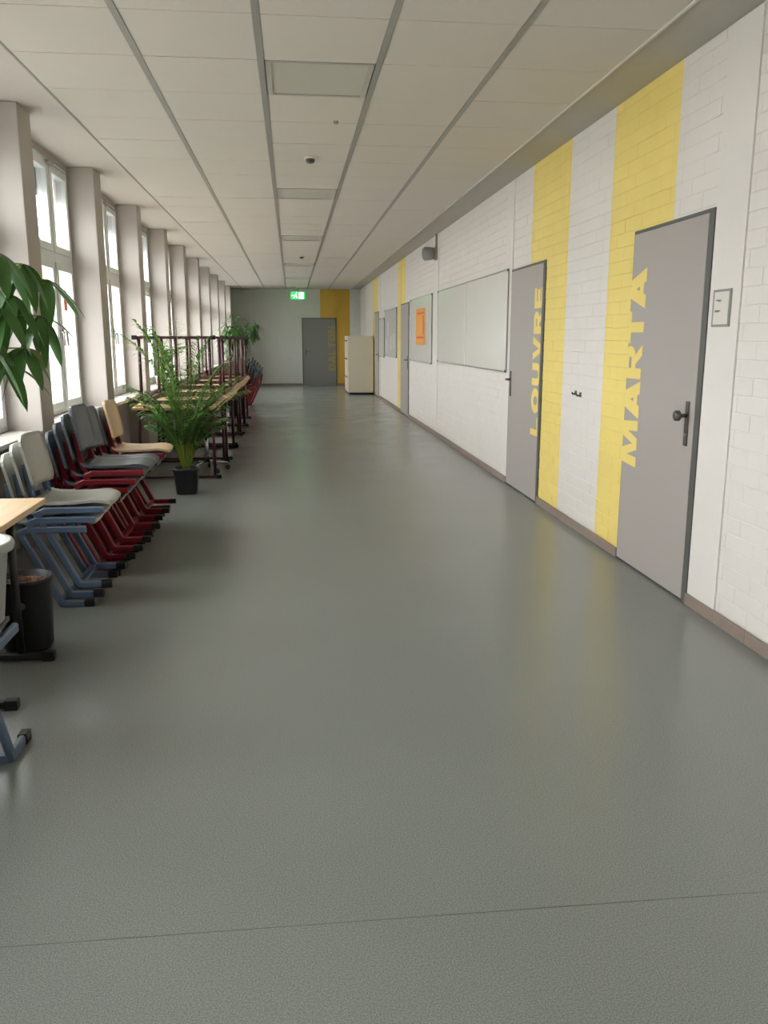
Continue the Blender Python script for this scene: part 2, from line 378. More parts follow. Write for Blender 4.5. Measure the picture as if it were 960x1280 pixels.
# ------------------------------------------------------------------ lettering (polygons, u = reading direction 0..w, v = height 0..1)
def ring(cx, cy, rx, ry, tx, ty, a0=0, a1=360, n=20):
    out = []
    for i in range(n):
        p = math.radians(a0+(a1-a0)*i/n); q = math.radians(a0+(a1-a0)*(i+1)/n)
        out.append([(cx+rx*math.cos(p), cy+ry*math.sin(p)), (cx+rx*math.cos(q), cy+ry*math.sin(q)), (cx+(rx-tx)*math.cos(q), cy+(ry-ty)*math.sin(q)), (cx+(rx-tx)*math.cos(p), cy+(ry-ty)*math.sin(p))])
    return out
def LET(c):
    t = .32; h = .26
    R_ = lambda x0, y0, x1, y1: [(x0, y0), (x1, y0), (x1, y1), (x0, y1)]
    if c == 'L': return [R_(0, 0, t, 1), R_(t, 0, .95, h)]
    if c == 'E': return [R_(0, 0, t, 1), R_(t, 0, .95, h), R_(t, 1-h, .95, 1), R_(t, .5-h/2, .88, .5+h/2)]
    if c == 'T': return [R_(0, 1-h, 1, 1), R_(.5-t/2, 0, .5+t/2, 1-h)]
    if c == 'O': return ring(.5, .5, .5, .5, t, h)
    if c == 'U': return [R_(0, .4, t, 1), R_(1-t, .4, 1, 1)] + ring(.5, .4, .5, .4, t, h, 180, 360, 12)
    if c == 'V': return [[(0, 1), (.3, 1), (.5, .32), (.5, 0), (.36, 0)], [(1, 1), (.7, 1), (.5, .32), (.5, 0), (.64, 0)]]
    if c == 'A': return [[(0, 0), (.34, 0), (.5, .55), (.5, 1), (.32, 1)], [(1, 0), (.66, 0), (.5, .55), (.5, 1), (.68, 1)], R_(.22, .14, .78, .36)]
    if c == 'N': return [R_(0, 0, t-.03, 1), R_(1-t+.03, 0, 1, 1), [(t-.03, 1), (t-.03, .62), (1-t+.03, 0), (1-t+.03, .38)]]
    if c == 'M': return [[(0, 0), (.22, 0), (.26, 1), (.06, 1)], [(1, 0), (.78, 0), (.74, 1), (.94, 1)], [(.14, 1), (.34, 1), (.56, 0), (.38, 0)], [(.86, 1), (.66, 1), (.44, 0), (.62, 0)]]
    if c == 'D': return [R_(0, 0, t, 1), R_(t, 0, .5, h), R_(t, 1-h, .5, 1)] + ring(.5, .5, .5, .5, t, h, -90, 90, 10)
    if c == 'R': return [R_(0, 0, t, 1), R_(t, 1-h, .62, 1), R_(t, .36, .62, .36+h-.02), [(.42, .38), (.72, .38), (1.02, 0), (.7, 0)]] + ring(.6, .68, .38, .32, t, h-.03, -90, 90, 10)
def word(name, text, widths, gap, z0, hgt, place, clip, parent, m, thick=.0012):
    e = empty(name, parent=parent); z = z0
    for c, w in zip(text, widths):
        bm = bmesh.new()
        for pi_, poly in enumerate(LET(c)):
            vs = [bm.verts.new((p[0]*w+z, p[1]*hgt, 0)) for p in poly]
            try: bm.faces.new(vs)
            except ValueError: pass
        for axis_v, keep_above in clip:
            g = bm.verts[:]+bm.edges[:]+bm.faces[:]
            bmesh.ops.bisect_plane(bm, geom=g, plane_co=(0, axis_v, 0), plane_no=(0, -1 if keep_above else 1, 0), clear_outer=True)
        bm.verts.ensure_lookup_table(); comp = {}
        for pi_, f in enumerate(bm.faces):
            for v in f.verts: comp[v] = pi_*.00012
        for v, dz in comp.items(): v.co.z = dz
        r = bmesh.ops.extrude_face_region(bm, geom=bm.faces[:])
        for v in r['geom']:
            if isinstance(v, bmesh.types.BMVert): v.co.z += thick
        for v in bm.verts: v.co = Vector(place(*v.co))
        bmesh.ops.recalc_face_normals(bm, faces=bm.faces[:])
        me = bpy.data.meshes.new('letter'); bm.to_mesh(me); bm.free(); me.materials.append(m); link('letter', me, e)
        z += w+gap
    return e
# ------------------------------------------------------------------ doors of the right wall
def lever(parent, y, z, side, knob=False, X=XR-.012):
    MB().cbox((X-.008, y-.019, z-.16), (X, y+.019, z+.075), .003).build('handle_plate', M['steel'], parent)
    if knob:
        b = MB(); b.tube([(X-.008, y, z), (X-.045, y, z)], .012, 10); b.tube([(X-.045, y, z), (X-.048, y, z), (X-.07, y, z), (X-.075, y, z)], [.018, .028, .028, .02], 14); b.build('door_knob', M['steel'], parent)
    else:
        b = MB(); b.tube([(X-.008, y, z), (X-.05, y, z), (X-.055, y+side*.02, z), (X-.055, y+side*.12, z)], .010, 10); b.build('door_lever', M['steel'], parent)
    MB().tube([(X-.008, y, z-.1), (X-.016, y, z-.1)], .011, 10).build('lock_cylinder', M['alu'], parent)
for i, (txt, a, b, h, hs) in enumerate(DOORS):
    d = tag(empty('door_%d' % (i+1), (0, 0, 0)), kind='structure')
    fr = MB(); X0, X1 = XR-.010, XR+.06
    fr.box((X0, a, .0), (X1, a+.05, h)); fr.box((X0, b-.006, 0), (X1, b, h)); fr.box((X0, a+.05, h-.018), (X1, b-.006, h)); fr.build('door_frame', M['frame'], d)
    MB().box((X0+.03, a+.05, 0), (X1, b-.006, .012)).build('threshold', M['frame'], d)
    MB().cbox((XR-.012, a+.052, .012), (XR+.03, b-.008, h-.02), .0015).build('door_leaf', M['door'], d)
    if txt == 'MARTA':
        word('lettering', txt, (.285, .225, .20, .19, .235), .012, .625, .25, lambda z, v, t: (XR-.0122-t, 4.845+v, z), [(b-.009-4.845, False)], d, M['yellow'])
        lever(d, a+.125, 1.0, 0, True)
    if txt == 'LOUVRE':
        word('lettering', txt, (.17, .215, .19, .20, .19, .175), .022, .575, .25, lambda z, v, t: (XR-.0122-t, 6.893+v, z), [(.035, True)], d, M['yellow'])
        lever(d, b-.085, 1.02, -1)
    if i == 2: lever(d, a+.1, 1.02, 1)
    if i == 3: lever(d, a+.1, 1.02, 1)
# end door
d = tag(empty('door_5', (0, 0, 0)), kind='structure')
xa, xb = .325, 1.36; Y = YE
fr = MB(); fr.box((xa, Y-.03, 0), (xa+.03, Y, 2.0)); fr.box((xb-.03, Y-.03, 0), (xb, Y, 2.0)); fr.box((xa+.03, Y-.03, 1.965), (xb-.03, Y, 2.0)); fr.build('door_frame', M['frame'], d)
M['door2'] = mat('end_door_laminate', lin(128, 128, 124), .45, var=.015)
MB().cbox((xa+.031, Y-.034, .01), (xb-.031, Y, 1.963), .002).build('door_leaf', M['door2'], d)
word('lettering', 'DALTON', (.215, .22, .17, .2, .22, .21), .018, .44, .22, lambda z, v, t: (1.325-v, Y-.0345-t, z), [], d, M['dimyellow'])
MB().cbox((xa+.09, Y-.042, .9), (xa+.13, Y-.034, 1.1), .003).build('handle_plate', M['steel'], d)
MB().tube([(xa+.11, Y-.042, 1.03), (xa+.11, Y-.08, 1.03), (xa+.23, Y-.085, 1.03)], .01).build('door_lever', M['steel'], d)

# ------------------------------------------------------------------ things on the right wall
def board(name, y0, y1, z0, z1, face, label, cat, mull=None, dep=.02):
    e = tag(empty(name, (XR, (y0+y1)/2, z0)), label, cat); w = (y1-y0)/2; h = z1-z0; t = .012; xf = -.002
    MB().box((xf-dep+.004, -w+t, t), (xf, w-t, h-t)).build('board_surface', face, e)
    for (ya, yb, za, zb) in ((-w, w, 0, t), (-w, w, h-t, h), (-w, -w+t, t, h-t), (w-t, w, t, h-t)):
        MB().box((xf-dep, ya, za), (xf, yb, zb)).build('frame_rail', M['alu'], e)
    if mull is not None: MB().box((xf-dep-.001, mull-(y0+y1)/2-.012, t), (xf, mull-(y0+y1)/2+.012, h-t)).build('joint_strip', M['paper'], e)
    for sy in (-1, 1):
        for zz in (.012, h-.012): MB().cbox((xf-dep-.006, sy*(w-.012)-.013, zz-.013), (xf-dep+.001, sy*(w-.012)+.013, zz+.013), .003).build('corner_cap', M['dark'], e)
    return e
wb = board('whiteboard', 8.04, 11.93, 1.075, 2.05, M['whiteboard'], 'wide glossy whiteboard on the brick wall left of the second door', 'whiteboard', 10.0, .018)
pb = board('poster_board', 12.48, 14.7, 1.02, 2.05, M['whiteboard'], 'notice board with an orange poster beside the third door', 'notice board', None, .018)
e = MB().box((XR-.022, 13.1, 1.30), (XR-.0202, 14.05, 1.87)).build('poster', M['poster']); tag(e, 'orange poster on the glossy notice board', 'poster')
for (a, b, c, d2) in ((13.18, 13.9, 1.78, 1.81), (13.18, 13.95, 1.40, 1.43), (13.2, 13.3, 1.45, 1.75)): MB().box((XR-.0228, a, c), (XR-.022, b, d2)).build('printed_bar', M['orange'], e)
nb = board('pin_board', 16.7, 18.75, 1.02, 2.0, M['boardgrey'], 'grey pin board with sheets of paper between the third and fourth doors', 'pin board', None, .02)
for (a, c, w_) in ((17.0, 1.2, 'rightmost'), (17.5, 1.15, 'second from the right'), (18.0, 1.45, 'third from the right, topmost'), (18.3, 1.1, 'leftmost')):
    tag(MB().box((XR-.0235, a, c), (XR-.022, a+.21, c+.297)).build('notice_sheet', M['paper']), 'white paper sheet on the wide grey pin board, '+w_, 'paper', 'sheets pinned to the grey board')
board('narrow_pin_board', 18.95, 19.85, .98, 1.85, M['diffuser'], 'narrow grey board just before the fourth door', 'pin board', None, .02)
# door sign
e = tag(empty('door_sign', (XR-.006, 3.95, 1.455)), 'small framed room sign on the white column right of the nearest door', 'sign')
MB().cbox((-.008, -.085, 0), (0, .085, .178), .003).build('frame', M['devicegrey'], e); MB().box((-.0095, -.072, .012), (-.008, .066, .166)).build('sign_paper', M['paper'], e)
for zz, y0_, y1_ in ((.125, 0, .05), (.12, .0, .03), (.075, -.0, .055), (.07, .01, .055)): MB().box((-.0102, y0_, zz), (-.0095, y1_, zz+.004)).build('printed_line', M['ink'], e)
# wall hooks between the doors
for j, (yy, zz) in enumerate(((6.02, 1.004), (5.92, .998))):
    e = tag(empty('wall_hook', (XR, yy, zz)), 'small dark coat hook on the white brick, %s of the pair between the two doors' % ('left' if j == 0 else 'right'), 'hook', 'pair of wall hooks')
    MB().cbox((-.006, -.018, -.018), (.0, .018, .018), .002).build('mount', M['steel'], e)
    MB().tube([(-.004, 0, -.004), (-.025, 0, -.008), (-.032, 0, .006)], .006).build('hook', M['dark'], e)
# loudspeaker with conduit
e = tag(empty('wall_speaker', (XR, 12.15, 2.58)), 'round grey wall speaker hanging from a conduit above the whiteboard', 'speaker')
MB().tube([(-.035, 0, 0), (-.055, 0, 0), (-.17, 0.06, 0), (-.19, .07, 0)], [.03, .08, .095, .075], 20).build('housing', M['devicegrey'], e)
MB().cbox((-.04, -.05, -.09), (-.006, .05, .09), .004).build('wall_plate', M['devicegrey'], e)
MB().tube([(-.022, -.03, .09), (-.022, -.03, ZC-2.58+.01)], .014, 8).build('conduit', M['devicegrey'], e)
# cabinet near the end door
e = tag(empty('filing_cabinet', (1.70, 21.3, 0)), 'cream steel filing cabinet standing before the end wall on the right', 'cabinet')
MB().cbox((-.28, 0, .05), (.355, 1.25, 1.46), .008).build('body', M['cream'], e)
MB().box((-.26, .02, 0), (.30, 1.23, .05)).build('plinth', M['dark'], e)
for c in range(3):
    for r in range(3):
        dr = MB().cbox((-.292, .02+c*.405, .09+r*.455), (-.281, .02+c*.405+.395, .09+r*.455+.445), .003).build('drawer', M['cream'], e)
        MB().cbox((-.312, .14+c*.405, .42+r*.455), (-.2925, .29+c*.405, .445+r*.455), .003).build('handle', M['dark'], dr)
# exit sign
e = tag(empty('exit_sign', (.215, 24.6, ZC)), 'green lit emergency exit sign hanging under the ceiling at the corridor end', 'exit sign')
MB().box((-.06, -.02, -.03), (.06, .02, 0)).build('ceiling_mount', M['paper'], e); MB().tube([(0, 0, -.03), (0, 0, -.13)], .012).build('rod', M['alu'], e)
MB().cbox((-.2, -.022, -.34), (.2, .022, -.13), .006).build('sign_panel', M['exitgreen'], e)
k = MB(); Yf = -.0225
def poly(mb, pts):
    n = len(mb.v); mb.v += [(x, Yf-.001, z) for x, z in pts]+[(x, Yf+.0005, z) for x, z in pts]; m_ = len(pts)
    mb.f += [tuple(range(n, n+m_)), tuple(range(n+m_, n+2*m_))[::-1]]; mb.sm += [0, 0]
    for i in range(m_): mb.f.append((n+i, n+m_+i, n+m_+(i+1) % m_, n+(i+1) % m_)); mb.sm.append(0)
poly(k, [(.03, -.32), (.16, -.32), (.16, -.15), (.03, -.15)])            # the doorway
poly(k, [(-.09, -.22), (-.05, -.17), (-.03, -.19), (-.06, -.24)]); poly(k, [(-.06, -.24), (-.03, -.24), (-.01, -.31), (-.03, -.31)]); poly(k, [(-.09, -.24), (-.06, -.24), (-.10, -.31), (-.13, -.31)])
poly(k, [(-.035+.018*math.cos(t*.785), -.158+.014*math.sin(t*.785)) for t in range(8)])
poly(k, [(-.18, -.235), (-.15, -.21), (-.15, -.225), (-.11, -.225), (-.11, -.245), (-.15, -.245), (-.15, -.26)])
k.build('pictogram', M['exitwhite'], e, fix=True)

# ------------------------------------------------------------------ left wall, pillars, windows
ZS, ZT = .80, 2.79
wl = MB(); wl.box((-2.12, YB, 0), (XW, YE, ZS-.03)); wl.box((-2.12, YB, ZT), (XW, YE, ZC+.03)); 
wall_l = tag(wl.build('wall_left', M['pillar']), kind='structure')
nmin = -4; nmax = 9
for k in range(nmin, nmax+1):
    y = PY0+k*PP
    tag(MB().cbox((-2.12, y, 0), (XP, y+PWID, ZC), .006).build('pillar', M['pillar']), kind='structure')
tag(MB().box((-2.12, YB, 0), (XW+.02, PY0+nmin*PP, ZC)).build('trim_1', M['pillar']), kind='structure') if PY0+nmin*PP > YB else None
# window unit, local: y from 0..w, x=0 inner frame face, z absolute
Wd = PP-PWID
def sash(y0, y1, z0, z1, t=.058):
    m = MB()
    m.cbox((-.07, y0, z0), (0, y0+t, z1), .004); m.cbox((-.07, y1-t, z0), (0, y1, z1), .004)
    m.cbox((-.07, y0+t, z0), (0, y1-t, z0+t), .004); m.cbox((-.07, y0+t, z1-t), (0, y1-t, z1), .004)
    return m
ym = Wd/2; ZTR = 1.99
fm = MB(); f_ = .05
fm.box((-.09, 0, ZS), (-.012, f_, ZT)); fm.box((-.09, Wd-f_, ZS), (-.012, Wd, ZT)); fm.box((-.09, f_, ZS), (-.012, Wd-f_, ZS+f_)); fm.box((-.09, f_, ZT-f_), (-.012, Wd-f_, ZT))
me_frame = fm.mesh('window_frame', M['upvc'])
q_ = [Wd/3, 2*Wd/3]
me_mull = [MB().box((-.088, y_-.035, ZS+f_), (-.01, y_+.035, ZT-f_)).mesh('mullion', M['upvc']) for y_ in q_]
seg_ = [(f_, q_[0]-.035), (q_[0]+.035, q_[1]-.035), (q_[1]+.035, Wd-f_)]
me_tran = [MB().box((-.087, a, ZTR), (-.009, b, ZTR+.1)).mesh('transom', M['upvc']) for a, b in seg_]
cells = [(a-.010, b+.010, z0, z1) for a, b in seg_ for z0, z1 in ((ZS+f_-.012, ZTR+.012), (ZTR+.088, ZT-f_+.012))]
me_sash = [sash(*c).mesh('sash', M['upvc']) for c in cells]
me_pane = [MB().box((-.040, c[0]+.055, c[2]+.055), (-.034, c[1]-.055, c[3]-.055)).mesh('pane', M['glass']) for c in cells]
me_handle = MB().cbox((0, -.012, -.05), (.01, .012, .05), .003).tube([(.01, 0, .0), (.035, 0, 0), (.04, 0, -.11)], .008).mesh('window_handle', M['alu'])
me_blind = MB().box((-.13, .02, 2.52), (-.125, Wd-.02, ZT)).mesh('outside_blind', M['blind'])
me_sill = MB().cbox((0, 0, ZS-.03), (.215, Wd, ZS), .008).mesh('window_sill', M['sill'])
me_osill = MB().box((-.27, 0, ZS-.02), (-.08, Wd, ZS)).mesh('outer_sill', M['alu'])
me_open = MB().cbox((.0, 0, -.012), (.03, .16, .012), .003).tube([(.015, .16, 0), (.02, .5, -.01)], .006).mesh('vent_opener', M['alu'])
wi = 0
for k in range(nmin, nmax):
    y = PY0+k*PP+PWID; wi += 1
    w = tag(empty('window_%d' % wi, (XW, y, 0)), kind='structure')
    link('window_frame', me_frame, w); [link('mullion', m_, w) for m_ in me_mull]; [link('transom', m_, w) for m_ in me_tran]
    for a, b, c in zip(me_sash, me_pane, cells):
        s_ = link('sash', a, w); link('pane', b, s_)
    [link('window_handle', me_handle, w, (0, y_, 1.45)) for y_ in (q_[0]-.055, q_[1]-.055, q_[1]+.055)]
    link('window_sill', me_sill, w); link('outer_sill', me_osill, w)
    link('outside_blind', me_blind, w); link('vent_opener', me_open, w, (0, ym+.2, ZT-.04))
yend = PY0+nmax*PP+PWID
tag(MB().box((-2.12, yend, ZS-.03), (XW, YE, ZT)).build('trim_2', M['pillar']), kind='structure')
# sill strip for remaining; orange sticker on the pane
st_ = MB(); st_.box((XW-.0335, 7.50, 1.63), (XW-.033, 7.60, 1.80)); tag(st_.build('window_sticker', M['orange']), 'small orange sticker on the window pane between the first two pillars', 'sticker')
# heating pipes beside the second pillar
e = tag(empty('heating_pipe', (XP-.05, PY0+PP+PWID+.05, 0)), 'pair of thin pale vertical heating pipes beside the second pillar', 'pipe')
for dx in (0, -.06):
    MB().tube([(dx, 0, .001), (dx, 0, ZC-.001)], .014, 10).build('pipe', M['pillar'], e)
MB().box((-.075, -.02, 2.32), (.015, .02, 2.345)).build('pipe_clamp', M['devicegrey'], e)
MB().box((-.075, -.02, 1.0), (.015, .02, 1.025)).build('pipe_clamp', M['devicegrey'], e)

# ------------------------------------------------------------------ outside: courtyard and school wing opposite
tag(MB().box((-60, -40, -.6), (-2.2, 160, -.5)).build('courtyard_ground', M['ground']), kind='structure')
def wing(x, y0, y1, z1, band, lab):
    e = tag(empty('school_wing', (x, (y0+y1)/2, -.5)), lab, 'building', None)
    yc = (y0+y1)/2; h = z1+.5
    MB().box((-6, y0-yc, 0), (0, y1-yc, h)).build('wall', M['facade'], e)
    for za, zb in band: MB().box((0, y0-yc, za+.5), (.12, y1-yc, zb+.5)).build('yellow_panel', M['facadeyellow'], e)
    for zf in (.6, 3.9):
        if zf+1.6 > z1: continue
        y = y0-yc+1
        while y < y1-yc-2:
            wn = MB().box((.0, y, zf+.5), (.06, y+2.2, zf+2.1)).build('window', M['facadeglass'], e)
            wf = MB(); wf.box((.06, y+1.05, zf+.5), (.1, y+1.15, zf+2.1)); wf.box((.06, y, zf+2.02), (.1, y+2.2, zf+2.1)); wf.build('window_bar', M['upvc'], wn)
            y += 3.2
wing(-17, 20, 76, 6.5, [(4.5, 6.5)], 'lower pale school wing with yellow band seen through the windows')
wing(-17, 78, 150, 10, [(6.2, 10)], 'taller school wing with yellow top storey further along the courtyard')
# ------------------------------------------------------------------ chairs
def shell_fn_seat():
    def fn(u, v):        # u along x (rear to front), v across
        x = -.17+.39*u; w = .195*(1-.10*u)
        cr = .05
        if u > .86: w -= .03*((u-.86)/.14)**2
        if u < .1: w -= .03*((.1-u)/.1)**2
        y = (v-.5)*2*w
        z = .455 + .012*(abs(v-.5)*2)**2.2 - (.020*((u-.8)/.2)**2 if u > .8 else 0) - .008*math.sin(math.pi*min(1, u/.8)) + (.015*((.12-u)/.12)**2 if u < .12 else 0)
        return (x, y, z), (0, 0, 1)
    return fn
def back_fn():
    def fn(u, v):        # u up, v across
        z = .535+.27*u; w = .20*(1-.06*(1-u))
        if u > .82: w -= .045*((u-.82)/.18)**2.2
        if u < .12: w -= .04*((.12-u)/.12)**2
        y = (v-.5)*2*w
        x = -.178-.055*u**1.2 + .030*(abs(v-.5)*2)**2
        return (x, y, z), (1, 0, .15)
    return fn
me_seat = {}; me_back = {}; me_side = {}; me_cross = {}
for nm in ('lightshell', 'darkshell', 'beech'):
    me_seat[nm] = MB().shell(shell_fn_seat(), 14, 10, .014).mesh('seat', M[nm]); me_back[nm] = MB().shell(back_fn(), 12, 10, .014).mesh('backrest', M[nm])
side_path = [(.195, .422), (-.10, .422), (-.135, .405), (-.13, .38), (.03, .045), (.045, .020), (.07, .018), (.165, .018)]
for nm in ('blueframe', 'redframe', 'maroon'):
    for s_, sy in (('l', 1), ('r', -1)):
        m = MB(); y0, y1 = sorted((sy*.172, sy*.196)); m.strap(side_path, .036, y0, y1)
        m.strap([(-.13, .40), (-.165, .46), (-.188, .56), (-.198, .66)], .034, *sorted((sy*.120, sy*.140)))
        m.strap([(-.15, .41), (-.115, .41)], .03, *sorted((sy*.120, sy*.18)))
        me_side[nm, s_] = m.mesh('side_frame', M[nm])
    me_cross[nm] = MB().box((.02, -.174, .006), (.05, .174, .032)).mesh('crossbar', M[nm])
    me_cross[nm+'s'] = MB().box((-.03, -.174, .408), (0, .174, .434)).mesh('seat_crossbar', M[nm])
me_cap = MB().cbox((.16, -.017, 0), (.215, .017, .038), .006).mesh('foot_cap', M['black'])
me_rcap = MB().cbox((.012, -.012, 0), (.05, .012, .03), .004).mesh('rear_cap', M['black'])
def chair(shell, frame, loc, rz, label, group):
    e = tag(empty('school_chair', loc, rz), label, 'chair', group)
    link('seat', me_seat[shell], e); link('backrest', me_back[shell], e)
    for s_ in 'lr': link('side_frame', me_side[frame, s_], e)
    link('crossbar', me_cross[frame], e); link('seat_crossbar', me_cross[frame+'s'], e)
    for sy in (-1, 1): link('foot_cap', me_cap, e, (0, sy*.184, 0))
    return e
ORD = {1: ['only'], 2: ['bottom', 'top'], 3: ['bottom', 'middle', 'top'], 4: ['bottom', 'second from bottom', 'third from bottom', 'top'], 5: ['bottom', 'second from bottom', 'middle', 'fourth from bottom', 'top']}
def stack(n, x, y, kinds, desc, group, rz=0, dx=.048, dz=.0505):
    for i in range(n):
        sh, fr = kinds[min(i, len(kinds)-1)]
        c, s = math.cos(rz), math.sin(rz)
        nmz = {'lightshell': 'light grey', 'darkshell': 'dark grey', 'beech': 'beech'}[sh]; nf = {'blueframe': 'blue-grey', 'redframe': 'red', 'maroon': 'maroon'}[fr]
        jx = random.uniform(-.003, .003)
        chair(sh, fr, (x+(dx*i+jx)*c, y+(dx*i)*s+random.uniform(-.004, .004), dz*i), rz+random.uniform(-.008, .008), '%s chair with %s frame, %s of the %s' % (nmz, nf, ORD[n][i], desc), group)
L, Dk, Be = 'lightshell', 'darkshell', 'beech'
stack(3, -1.285, 4.58, [(L, 'blueframe')], 'nearest stack by the black planter', 'blue framed chairs stacked under the window')
stack(5, -1.27, 5.16, [(Dk, 'redframe')], 'second stack from the camera', 'dark grey chairs in the second stack')
stack(4, -1.28, 5.66, [(Dk, 'redframe')], 'third stack from the camera', 'dark grey chairs in the third stack')
stack(4, -1.27, 6.27, [(Dk, 'redframe'), (Dk, 'redframe'), (Dk, 'redframe'), (Be, 'redframe')], 'fourth stack before the palm', 'chairs in the fourth stack')
chair(Dk, 'blueframe', (-1.155, 2.66, 0), math.pi/2, 'dark grey chair with blue-grey frame carrying the pale plant pot, at the left edge', None)
# far stacks
stack(4, -.90, 16.6, [(Dk, 'redframe')], 'nearest far stack', 'chairs in the far stacks', math.pi)
stack(5, -.88, 17.4, [(Dk, 'redframe')], 'second far stack', 'chairs in the far stacks', math.pi)
stack(5, -.84, 18.2, [(Dk, 'redframe')], 'furthest far stack', 'chairs in the far stacks', math.pi)
# ------------------------------------------------------------------ tables
def table(loc, wx, wy, label, group=None, flip=False, zt=.76, rz=0, top='wood', mf='maroon', inset=.06):
    e = tag(empty('school_table', loc, rz), label, 'table', group)
    if flip: e.rotation_euler = (math.pi, 0, rz); 
    MB().cbox((-wx/2, -wy/2, zt-.025), (wx/2, wy/2, zt), .004).build('tabletop', M[top], e)
    fr = MB(); a, b = wx/2-inset, wy/2-.07
    fr.box((-a, -b-.015, zt-.065), (a, -b+.015, zt-.025)); fr.box((-a, b-.015, zt-.065), (a, b+.015, zt-.025))
    fr.box((-a-.015, -b+.015, zt-.065), (-a+.015, b-.015, zt-.025)); fr.box((a-.015, -b+.015, zt-.065), (a+.015, b-.015, zt-.025)); fr.build('apron', M[mf], e)
    for sy in (-1, 1):
        for sx in (-1, 1): MB().tube([(sx*a, sy*b, zt-.065), (sx*a, sy*b, .035)], .017, 10).build('leg', M[mf], e)
        ft = MB().cbox((-wx/2+.02, sy*b-.018, .008), (wx/2-.02, sy*b+.018, .036), .006).build('foot_bar', M[mf], e)
        for sx in (-1, 1): MB().cbox((sx*(wx/2-.02)-.025, sy*b-.021, 0), (sx*(wx/2-.02)+.025, sy*b+.021, .042), .006).build('foot_cap', M['black'], ft)
    return e
table((-1.46, 3.38, 0), .76, .65, 'beech topped table with dark legs nearest the camera at the left edge', None, zt=.72, inset=.14, mf='dark')
ylist = [8.45+1.34*i+.65 for i in range(5)]
tn = ['first', 'second', 'third', 'fourth', 'fifth']
for i, y in enumerate(ylist):
    xx = -1.16+.02*(i % 2)
    table((xx, y, 0), .84, 1.30,  '%s beech table from the palm in the long row by the windows' % tn[i], 'tables in the row by the windows', zt=.73)
    table((xx+.01, y+.02, .73+.70), .80, 1.28, 'upturned beech table with maroon legs up, lying on the %s table of the row' % tn[i], 'upturned tables lying on the row', flip=True, zt=.70)
# ------------------------------------------------------------------ bin / planter at left
e = tag(empty('planter', (-1.235, 3.80, 0)), 'black round planter with brown bark beside the nearest table', 'planter')
MB().lathe([(.095, 0), (.108, .02), (.118, .32), (.124, .325), (.124, .342), (.114, .342), (.110, .304), (.0, .304)], 32).build('pot', M['dark'], e, fix=True)
MB().lathe([(.109, .305), (.1, .314), (.05, .32), (0, .322)], 20).build('bark', M['soil'], e, fix=True)
ch = MB()
for i in range(40):
    a = random.uniform(0, 6.28); r = random.uniform(0, .09); x, y = r*math.cos(a), r*math.sin(a); t = random.uniform(0, 3.14); l = random.uniform(.008, .02)
    ch.tube([(x-l*math.cos(t), y-l*math.sin(t), .318), (x+l*math.cos(t), y+l*math.sin(t), .322+random.uniform(0, .012))], random.uniform(.003, .006), 5)
o_ = ch.build('bark_chips', M['soil'], e); o_['kind'] = 'stuff'
MB().tube([(.02, -.1185, .235), (.02, -.121, .235)], .016, 14).build('label_dot', M['alu'], e)
# ------------------------------------------------------------------ palm
def leafblade(mb, base, d, length, width, droop, up=Vector((0, 0, 1)), seg=4, fold=.15):
    d = d.normalized(); side = d.cross(up)
    if side.length < .05: side = d.cross(Vector((1, 0, 0)))
    side.normalize(); nrm = side.cross(d).normalized(); n0 = len(mb.v)
    prof = [0.15, .8, 1, .75, .0] if seg == 4 else [math.sin(math.pi*min(1, (i/seg)*.93+.05))**.8 if i < seg else 0 for i in range(seg+1)]
    for i in range(seg+1):
        t = i/seg; c = base + d*(length*t) + Vector((0, 0, -droop*length*t*t)); w = width/2*prof[i]
        mb.v += [tuple(c-side*w+nrm*(fold*w)), tuple(c), tuple(c+side*w+nrm*(fold*w))]
    for i in range(seg):
        a = n0+i*3; mb.f += [(a, a+1, a+4, a+3), (a+1, a+2, a+5, a+4)]; mb.sm += [1, 1]
def frond(parent, base, az, elev, length, nl, leaf_len, wmax, droop):
    rng = random
    ca, sa = math.cos(az), math.sin(az); pts = []; n = 12
    for i in range(n+1):
        t = i/n; r = length*t; el = elev-droop*t*t
        if i == 0: p = Vector(base)
        else: p = pts[-1]+Vector((ca*math.cos(el), sa*math.cos(el), math.sin(el)))*(length/n)
        pts.append(p)
    rc = MB().tube(pts, [.006*(1-.8*i/n)+.001 for i in range(n+1)], 6)
    o = rc.build('frond', M['stem'], parent)
    lf = MB()
    for j in range(nl):
        t = .32+.68*j/(nl-1); f = t*n; i = min(n-1, int(f)); p = pts[i].lerp(pts[i+1], f-i); d = (pts[i+1]-pts[i]).normalized()
        side = d.cross(Vector((0, 0, 1))); side = side.normalized() if side.length > .05 else Vector((-sa, ca, 0))
        ll = leaf_len*(math.sin(math.pi*(.18+.74*(t-.32)/.68))**.7)
        for s in (-1, 1):
            dd = (side*s*1.1+d*(.45+.55*t)+Vector((0, 0, rng.uniform(-.1, .2))))
            leafblade(lf, p, dd, ll*rng.uniform(.9, 1.1), wmax, rng.uniform(.25, .55))
    lo = lf.build('leaflets', M['palm'], o)
    return o
e = tag(empty('potted_palm', (-.985, 7.72, 0)), 'tall green palm in a black square pot standing on the corridor floor', 'potted plant')
MB().lathe([(.088, 0), (.092, .01), (.112, .215), (.121, .22), (.121, .24), (.110, .24), (.106, .2), (0, .2)], 32, sq=5).build('pot', M['dark'], e, fix=True)
MB().lathe([(.105, .2), (.09, .212), (0, .216)], 20, sq=4).build('soil', M['soil'], e, fix=True)
for i in range(5):
    a = i*1.257; MB().tube([(.02*math.cos(a), .02*math.sin(a), .2), (.03*math.cos(a), .03*math.sin(a), .4), (.035*math.cos(a), .035*math.sin(a), .55)], [.014, .012, .008], 8).build('stem', M['stem'], e)
